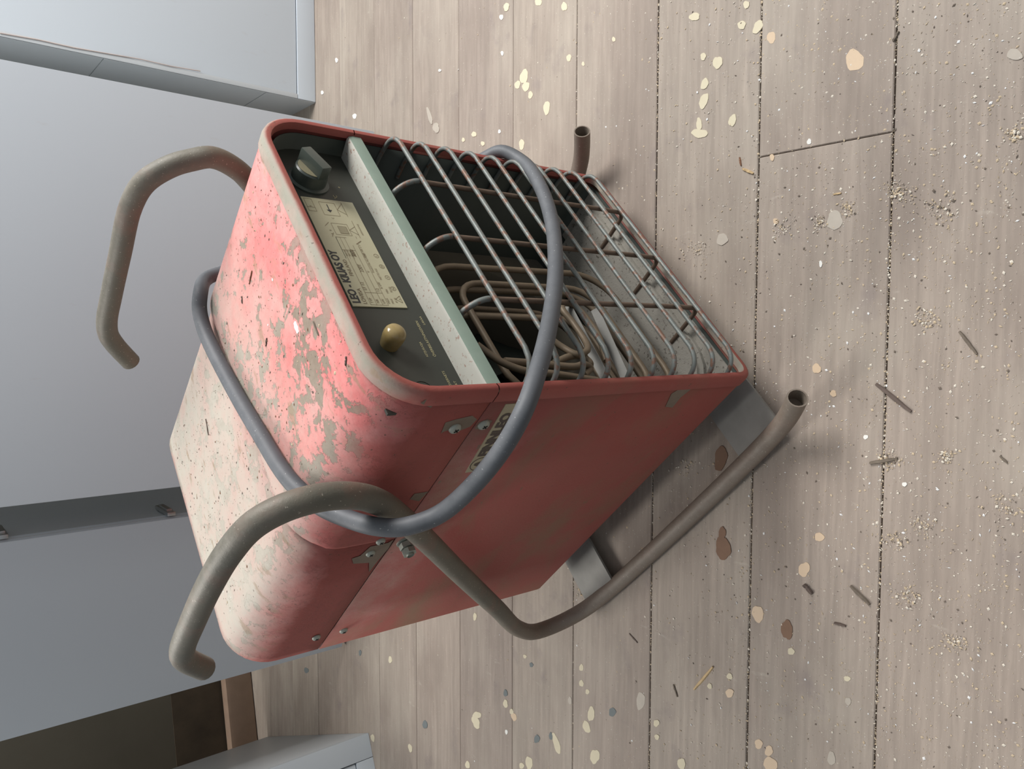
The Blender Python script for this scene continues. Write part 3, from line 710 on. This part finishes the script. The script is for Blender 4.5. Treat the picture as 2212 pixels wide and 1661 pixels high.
for k in range(n):
    t = 2*math.pi*k/n; c_, s_ = math.cos(t), math.sin(t)
    sc = min(.192 / max(abs(c_), 1e-6), .20 / max(abs(s_), 1e-6))
    vs += [(CX + sc*c_, .158, CZ + sc*s_), (CX + (CR + .012)*c_, .158, CZ + (CR + .012)*s_), (CX + CR*c_, .150, CZ + CR*s_), (CX + (CR - .006)*c_, .165, CZ + (CR - .006)*s_), (CX + (CR - .006)*c_, .30, CZ + (CR - .006)*s_)]
fs = [(5*k + j, 5*k + j + 1, (5*k + 5) % (5*n) + j + 1, (5*k + 5) % (5*n) + j) for k in range(n) for j in range(4)]
M['duct'] = mat_plain('dusty_brown_duct', (.13, .115, .085), .8, 0, .35, 12)
mk('duct_plate', vs, fs, M['duct'], heater, 40)
bm = bmesh.new(); lathe(bm, [(0, .022), (.03, .02), (.042, .008), (.044, -.03)], Vector((CX, .24, CZ)), -Y, X, 24); from_bm('fan_hub', bm, M['dark_in'], heater, 40)
for k in range(5):
    t = 2*math.pi*k/5 + .3; rd = Vector((math.cos(t), 0, math.sin(t))); td = Vector((-math.sin(t), 0, math.cos(t)))
    vs = []
    for j in range(5):
        r_ = .04 + .105 * j/4; w_ = .022 + .026 * j/4
        for s_ in (-1, 0, 1): vs.append(Vector((CX, .24, CZ)) + rd * r_ + td * (w_ * s_) + Y * (s_ * .018 + .004 * (1 - s_*s_)))
    o = mk('fan_blade', vs, [(3*j + q, 3*j + q + 1, 3*j + q + 4, 3*j + q + 3) for j in range(4) for q in range(2)], M['dark_in'], heater, 60)
    md = o.modifiers.new('thickness', 'SOLIDIFY'); md.thickness = .0015
def rrect(x0, x1, z0, z1, r, y0, y1):
    out = []
    for cx, cz, a0 in ((x1 - r, z1 - r, 0), (x0 + r, z1 - r, 90), (x0 + r, z0 + r, 180), (x1 - r, z0 + r, 270)):
        for k in range(7):
            a = R(a0 + 90*k/6); out.append(Vector((cx + r*math.cos(a), 0, cz + r*math.sin(a))))
    zz0, zz1 = z0, z1
    for p_ in out:
        f_ = (p_.z - zz0) / (zz1 - zz0); p_.y = y0 + (y1 - y0) * f_
        p_.x += .022 * (f_ - .5)
    return out
for k, (x0, x1, z0, z1, r, y0, y1) in enumerate([(-.160, .062, .052, .335, .05, .062, .085), (-.165, .045, .075, .322, .045, .085, .108), (-.150, .028, .098, .30, .035, .060, .08), (-.160, .006, .120, .31, .03, .095, .115),
                                  (-.172, .030, .07, .34, .04, .118, .135), (-.155, -.02, .15, .33, .028, .07, .09), (-.160, .05, .09, .29, .05, .13, .142)]):
    lo = [p_ + Vector((0, 0, BZ)) for p_ in rrect(x0, x1, z0, z1, r, y0, y1)]
    j = 9 if k % 2 else 12
    path = lo[j:] + lo[:j-1]          # open loop: the two ends run back to the terminal plate
    path = [path[0] + Vector((-.008, .05, .006))] + path + [path[-1] + Vector((.008, .05, .006))]
    tube('heating_element', path, .0042, M['element'], heater, 8)
def hair(pts, r=.0042): tube('heating_element', catmull([pix(x, y, 1, d) for x, y, d in pts], 6), r, M['element'], heater, 8)
hair([(1180, 725, .05), (1215, 750, .05), (1245, 765, .045), (1265, 760, .045), (1268, 745, .05), (1240, 700, .055), (1215, 668, .055), (1218, 655, .06), (1240, 660, .06), (1290, 720, .06), (1310, 780, .06)])
hair([(1090, 780, .05), (1160, 785, .05), (1240, 792, .045), (1262, 787, .045), (1275, 795, .05), (1262, 810, .05)])
hair([(1195, 785, .055), (1230, 770, .05), (1258, 770, .05), (1275, 785, .05), (1270, 800, .06)])
hair([(1030, 745, .05), (1080, 780, .05), (1130, 800, .05), (1200, 808, .05), (1290, 822, .05)])
for (xa, ya, xb, yb) in ((1222, 655, 1312, 825), (1285, 668, 1355, 825)):
    p0, p1 = pix(xa, ya, 1, .068), pix(xb, yb, 1, .062)
    d_ = (p1 - p0); bm = bmesh.new(); dn2 = d_.normalized(); up_ = (Vector((0, -.5, .85)) - dn2 * dn2.dot(Vector((0, -.5, .85)))).normalized()
    add_box(bm, (p0 + p1) / 2, dn2, up_.cross(dn2), up_, d_.length/2, .0058, .001, .0004); from_bm('element_support', bm, M['bracket'], heater)

# ---- tube frame
def zz(pts): return [Vector((x, y, z + BZ)) for x, y, z in pts]
left = [(-.2625, -.037, .014), (-.2625, -.012, -.004), (-.262, .012, -.018), (-.2605, .055, -.033), (-.260, .10, -.040), (-.260, .18, -.0455), (-.2605, .283, -.0475), (-.2605, .40, -.0475), (-.260, .455, -.045), (-.2595, .505, -.036), (-.259, .533, -.014), (-.258, .550, .018), (-.2575, .548, .052), (-.2535, .519, .099), (-.247, .429, .187), (-.2345, .318, .298), (-.2255, .200, .412),
        (-.2240, .157, .455), (-.2238, .128, .486), (-.2235, .108, .520), (-.2235, .102, .556), (-.2235, .110, .586), (-.2235, .130, .607), (-.2235, .170, .618), (-.2235, .228, .6225), (-.2235, .300, .6225), (-.2235, .348, .621), (-.2235, .372, .617), (-.2235, .389, .609), (-.2235, .424, .584)]
right = [(-x, y, z) for x, y, z in left[:17]] + [(.2238, .143, .455), (.2235, .112, .486), (.2235, .088, .515), (.2235, .0775, .545), (.2235, .085, .566), (.2235, .097, .586), (.2235, .122, .608), (.2235, .155, .617), (.2235, .23, .618), (.2235, .300, .618), (.2235, .343, .617), (.2235, .367, .612), (.2235, .386, .602), (.2235, .421, .577)]
for pts in (left, right):
    path = catmull(zz(pts), 6)
    tube('tube_leg', path, .0125, M['tube'], heater, 18, hollow=.0018)
for y0, y1 in ((.028, .105), (.425, .500)):
    vs = []
    prof = [(-.252, .0205), (-.18, .0195), (-.15, .022), (-.14, .056), (.14, .056), (.15, .022), (.18, .0195), (.252, .0205)]
    for y in (y0, y1):
        for x, z in prof: vs.append((x, y, z))
    k = len(prof)
    o = mk('cross_plate', vs, [(j, j+1, k+j+1, k+j) for j in range(k-1)], M['bracket'], heater)
    md = o.modifiers.new('thickness', 'SOLIDIFY'); md.thickness = .004; md.offset = 0
# pivot bolts
for s in (-1, 1):
    c = Vector((s * W2, .262, BZ + .392)); ax = X * s
    bm = bmesh.new(); lathe(bm, [(.010, 0), (.010, .0015), (.0045, .0015), (.0045, .019)], c, ax, Y, 20); from_bm('pivot_bolt', bm, M['screw'], heater, 40)
    bm = bmesh.new(); lathe(bm, [(.0085, .003), (.0085, .009), (.0045, .009)], c, ax, Y, 6); from_bm('hex_nut', bm, M['screw'], heater, 25)
    bm = bmesh.new(); lathe(bm, [(.0075, .011), (.0085, .011), (.0085, .0165), (0, .017)], c, ax, Z, 6); from_bm('hex_nut', bm, M['screw'], heater, 25)

# ------------------------------------------------------------------ power cable looped round the heater
cz = BZ
cp = [pix(480, 560, 0, .213), (.2165, .235, cz + .500), pix(449, 600, 0, .203), pix(433, 634, 2, cz + .5390), pix(431, 668, 2, cz + .5410), pix(440, 708, 2, cz + .5400), pix(460, 755, 2, cz + .5385), pix(510, 850, 2, cz + .5370), pix(560, 935, 2, cz + .5370), pix(620, 1030, 2, cz + .5370), pix(662, 1072, 0, -.176), pix(700, 1098, 0, -.197), pix(740, 1116, 0, -.215), pix(800, 1135, 0, -.240), pix(850, 1140, 0, -.252), pix(890, 1134, 0, -.258), pix(950, 1110, 0, -.262), pix(1020, 1050, 0, -.262), pix(1085, 970, 0, -.255), pix(1130, 890, 0, -.240), pix(1165, 790, 1, -.036),
      pix(1190, 680, 1, -.036), pix(1200, 580, 1, -.036), pix(1192, 480, 1, -.036), pix(1168, 405, 1, -.035), pix(1130, 350, 1, -.022), pix(1082, 327, 0, .205), pix(1040, 345, 0, .215)]
tail = [Vector(cp[-1]) + Vector((.004, .05, .05)), Vector((.2145, .13, cz + .36)), Vector((.2145, .20, cz + .44)), Vector((.2135, .235, cz + .485))]
cp[0] = tail[-1]; del cp[1]
loop = catmull([Vector(p_) for p_ in cp] + tail[:-1], 7)
cb = tube('power_cable', loop, .0088, M['rubber'], None, 16, closed=True)
tag(cb, 'thick dusty black rubber cable looped around the red heater', 'cable')

# ------------------------------------------------------------------ litter
splinter_mats = {'dark': mat_plain('dark_wood_splinter', (.12, .088, .072), .8, 0, .3, 120), 'tan': mat_plain('fresh_wood_splinter', (.55, .40, .22), .8, 0, .25, 120), 'rust': mat_plain('bark_brown', (.20, .10, .055), .8, 0, .3, 120), 'grey': mat_plain('grey_twig', (.16, .13, .10), .9, 0, .3, 120), 'white': mat_plain('white_paint_flake', (.86, .85, .82), .6)}
def splinter(name, a, b, w, h, mat, label, cat='wood chip', group=None, taper=True):
    a, b = Vector(a), Vector(b); d = b - a; u = d.normalized(); s = Vector((-u.y, u.x, 0)).normalized(); n = 7; vs = []
    for k in range(n):
        t = k / (n - 1); q = (.45 + .55 * math.sin(math.pi * min(1, max(0, .12 + .8 * t)))) if taper else 1
        jit = random.uniform(-.12, .12) * w
        c = a + d * t + s * jit
        vs += [c - s*w*q, c + s*w*q, c + s*w*q*.6 + Z*h*(.7 + .5*random.random()), c - s*w*q*.6 + Z*h*(.7 + .5*random.random())]
    fs = [(4*k + j, 4*k + (j+1) % 4, 4*k + 4 + (j+1) % 4, 4*k + 4 + j) for k in range(n-1) for j in range(4)] + [(3, 2, 1, 0), tuple(4*(n-1) + j for j in range(4))]
    org = (a + b) / 2
    me = bpy.data.meshes.new(name); me.from_pydata([tuple(v - org) for v in vs], [], fs); me.update(); me.materials.append(splinter_mats[mat])
    o = bpy.data.objects.new(name, me); COL.objects.link(o); o.location = org
    tag(o, label, cat, group); return o
FS = [((1893, 829), (1969, 889), .0042, .003, 'dark', 'long dark wood splinter lying across the wide seam between boards'),
      ((2073, 716), (2111, 765), .0032, .003, 'grey', 'short grey-brown splinter with a blackened end right of the long dark splinter'),
      ((1500, 1488), (1541, 1440), .0036, .003, 'tan', 'pale yellow wood sliver on the floor near the bottom edge'),
      ((1360, 1368), (1378, 1388), .0026, .002, 'dark', 'small dark sliver on the board left of the tube frame'),
      ((1455, 1478), (1464, 1505), .0026, .002, 'grey', 'tiny blackish sliver beside the pale yellow wood sliver'),
      ((2160, 985), (2177, 1000), .0022, .002, 'grey', 'small greenish sliver near the right picture edge'),
      ((1598, 340), (1601, 358), .0022, .002, 'rust', 'small rusty bark flake by the slanted board joint'),
      ((1880, 1000), (1940, 990), .0036, .004, 'grey', 'fuzzy brown twig bit lying on the wide board seam'),
      ((1738, 1262), (1756, 1282), .0050, .005, 'dark', 'dark crumb below the tan filler spot'),
      ((1838, 1265), (1880, 1305), .0040, .004, 'grey', 'crumbly grey wood fragment near the wide seam'),
      ((1605, 365), (1628, 375), .0030, .003, 'tan', 'small tan shaving beside the rusty bark flake'),
      ((1801, 420), (1818, 417), .0020, .002, 'tan', 'thin tan shaving on the middle board'),
      ((1930, 90), (1942, 68), .0030, .003, 'grey', 'small dark crumb on the board seam near the top edge'),
      ((1803, 1345), (1828, 1352), .0030, .003, 'dark', 'curled brown leaf crumb between the paint drips')]
for (p0, p1, w, h, mt, lb) in FS: splinter('wood_splinter', floor_pt(*p0, -.0006), floor_pt(*p1, -.0006), w * .68, h * .8, mt, lb, 'splinter', 'loose splinters on the floor')
def lid_pt(x, y, top=TOP): return pix(x, y, 2, top - .0004)
for (p0, p1, w, mt, lb, zt) in [((546, 585), (540, 614), .0011, 'rust', 'brown splinter on the red lid, nearest the rear handle', TOP), ((524, 640), (525, 656), .0010, 'dark', 'short dark splinter on the dusty rear part of the front lid', TOP),
        ((679, 695), (690, 724), .0012, 'grey', 'grey splinter on the red lid beside the white paint flake', TOP), ((578, 730), (576, 748), .0013, 'dark', 'thick brown splinter in the middle of the red lid', TOP), ((750, 770), (748, 790), .0013, 'dark', 'dark splinter on the red lid close to its front edge', TOP),
        ((446, 905), (452, 940), .0010, 'dark', 'thin dark twig on the dusty rear lid', TOP - .0055), ((596, 380), (598, 396), .0010, 'rust', 'brown sliver at the far front corner of the red lid', TOP)]:
    splinter('lid_splinter', lid_pt(*p0, zt), lid_pt(*p1, zt), w, .0016, mt, lb, 'splinter', 'splinters on the heater lid')
splinter('paint_flake', lid_pt(637, 696), lid_pt(645, 719), .0042, .001, 'white', 'white paint flake lying on the red lid', 'flake')

# sawdust: thousands of tiny flakes, uncountable
def flakes(name, n, gen, mats, smin, smax):
    vs, fs, mi = [], [], []
    for _ in range(n):
        c = gen(); s = smin * (smax / smin) ** (random.random() ** 2.0); a = random.uniform(0, 6.28); r_ = random.uniform(.18, .9)
        u = Vector((math.cos(a), math.sin(a), random.uniform(-.15, .15))) * s; w = Vector((-math.sin(a), math.cos(a), 0)) * s * r_
        k = len(vs); h = Vector((0, 0, s * .3))
        vs += [c - u, c + w, c + u, c - w, c + h]
        fs += [(k, k+1, k+4), (k+1, k+2, k+4), (k+2, k+3, k+4), (k+3, k, k+4)]
        q = random.choices(range(len(mats)), [m_[1] for m_ in mats])[0]; mi += [q] * 4
    me = bpy.data.meshes.new(name); me.from_pydata([tuple(v) for v in vs], [], fs); me.update()
    for m_, _ in mats: me.materials.append(m_)
    me.polygons.foreach_set('material_index', mi)
    o = bpy.data.objects.new(name, me); COL.objects.link(o); o['kind'] = 'stuff'; return o
saw = [(mat_plain('sawdust_tan', (.56, .45, .31), .9), 5), (mat_plain('sawdust_pale', (.70, .64, .54), .9), 3), (mat_plain('crumb_dark', (.15, .12, .095), .9), 1.0), (mat_plain('speck_white', (.80, .80, .78), .8), 1)]
def gen_floor():
    while True:
        x, y = random.uniform(690, 2215), random.uniform(-5, 1665)
        dens = .18 + .82 * max(0, min(1, (x - 1250) / 500)); 
        if random.random() < dens:
            p_ = floor_pt(x, y); return Vector((p_.x, p_.y, 0))
o = flakes('sawdust', 9000, gen_floor, saw, .00045, .0024); tag(o, 'fine sawdust and crumbs scattered over the floor boards', 'sawdust')
def gen_seam():
    n_ = random.choices([-.2755, -.101, .0725, .243, -.45], [5, 4, 3, 1.5, 2])[0]; e_ = random.uniform(-1.0, .8)
    if math.sin(e_ * 9 + n_ * 40) + .6 * math.sin(e_ * 23) < random.uniform(-1.4, .7): e_ += .05
    return en(e_, n_ + random.gauss(0, .0019), -.0005 - .002 * random.random())
o = flakes('seam_sawdust', 7500, gen_seam, saw[:3], .0007, .0022); tag(o, 'sawdust packed into the seams between the floor boards', 'sawdust')
CL = [(1830, 450, 16), (1770, 480, 20), (2000, 690, 26), (1920, 995, 22), (2045, 985, 14), (2030, 450, 34), (1690, 490, 22), (1500, 540, 30), (1950, 420, 24), (1935, 1165, 22), (2060, 1390, 26), (1930, 410, 18), (1255, 1280, 12), (2170, 1100, 40), (1480, 1010, 20), (1990, 1130, 30), (2190, 290, 20), (1960, 1290, 26)]
def gen_clump():
    x, y, r_ = random.choice(CL); p_ = floor_pt(random.gauss(x, r_ * .55), random.gauss(y, r_ * .5)); return Vector((p_.x, p_.y, random.uniform(0, .0012)))
o = flakes('shaving_heaps', 1300, gen_clump, saw[:3], .0007, .0026); tag(o, 'small heaps of wood shavings on the floor boards', 'shavings')
dark = [(splinter_mats['dark'], 4), (saw[0][0], 2), (saw[3][0], .5), (splinter_mats['rust'], 2)]
def gen_lid():
    y = random.uniform(.01, .515); zt = TOP if y < .247 else TOP - .0055
    return Vector((random.uniform(-.143, .143), y, zt + .0002))
o = flakes('lid_crumbs', 900, gen_lid, dark, .0006, .0024); tag(o, 'dark crumbs and grit scattered over the dusty lid', 'grit')

for o in COL.objects:
    if '_org' in o: del o['_org']
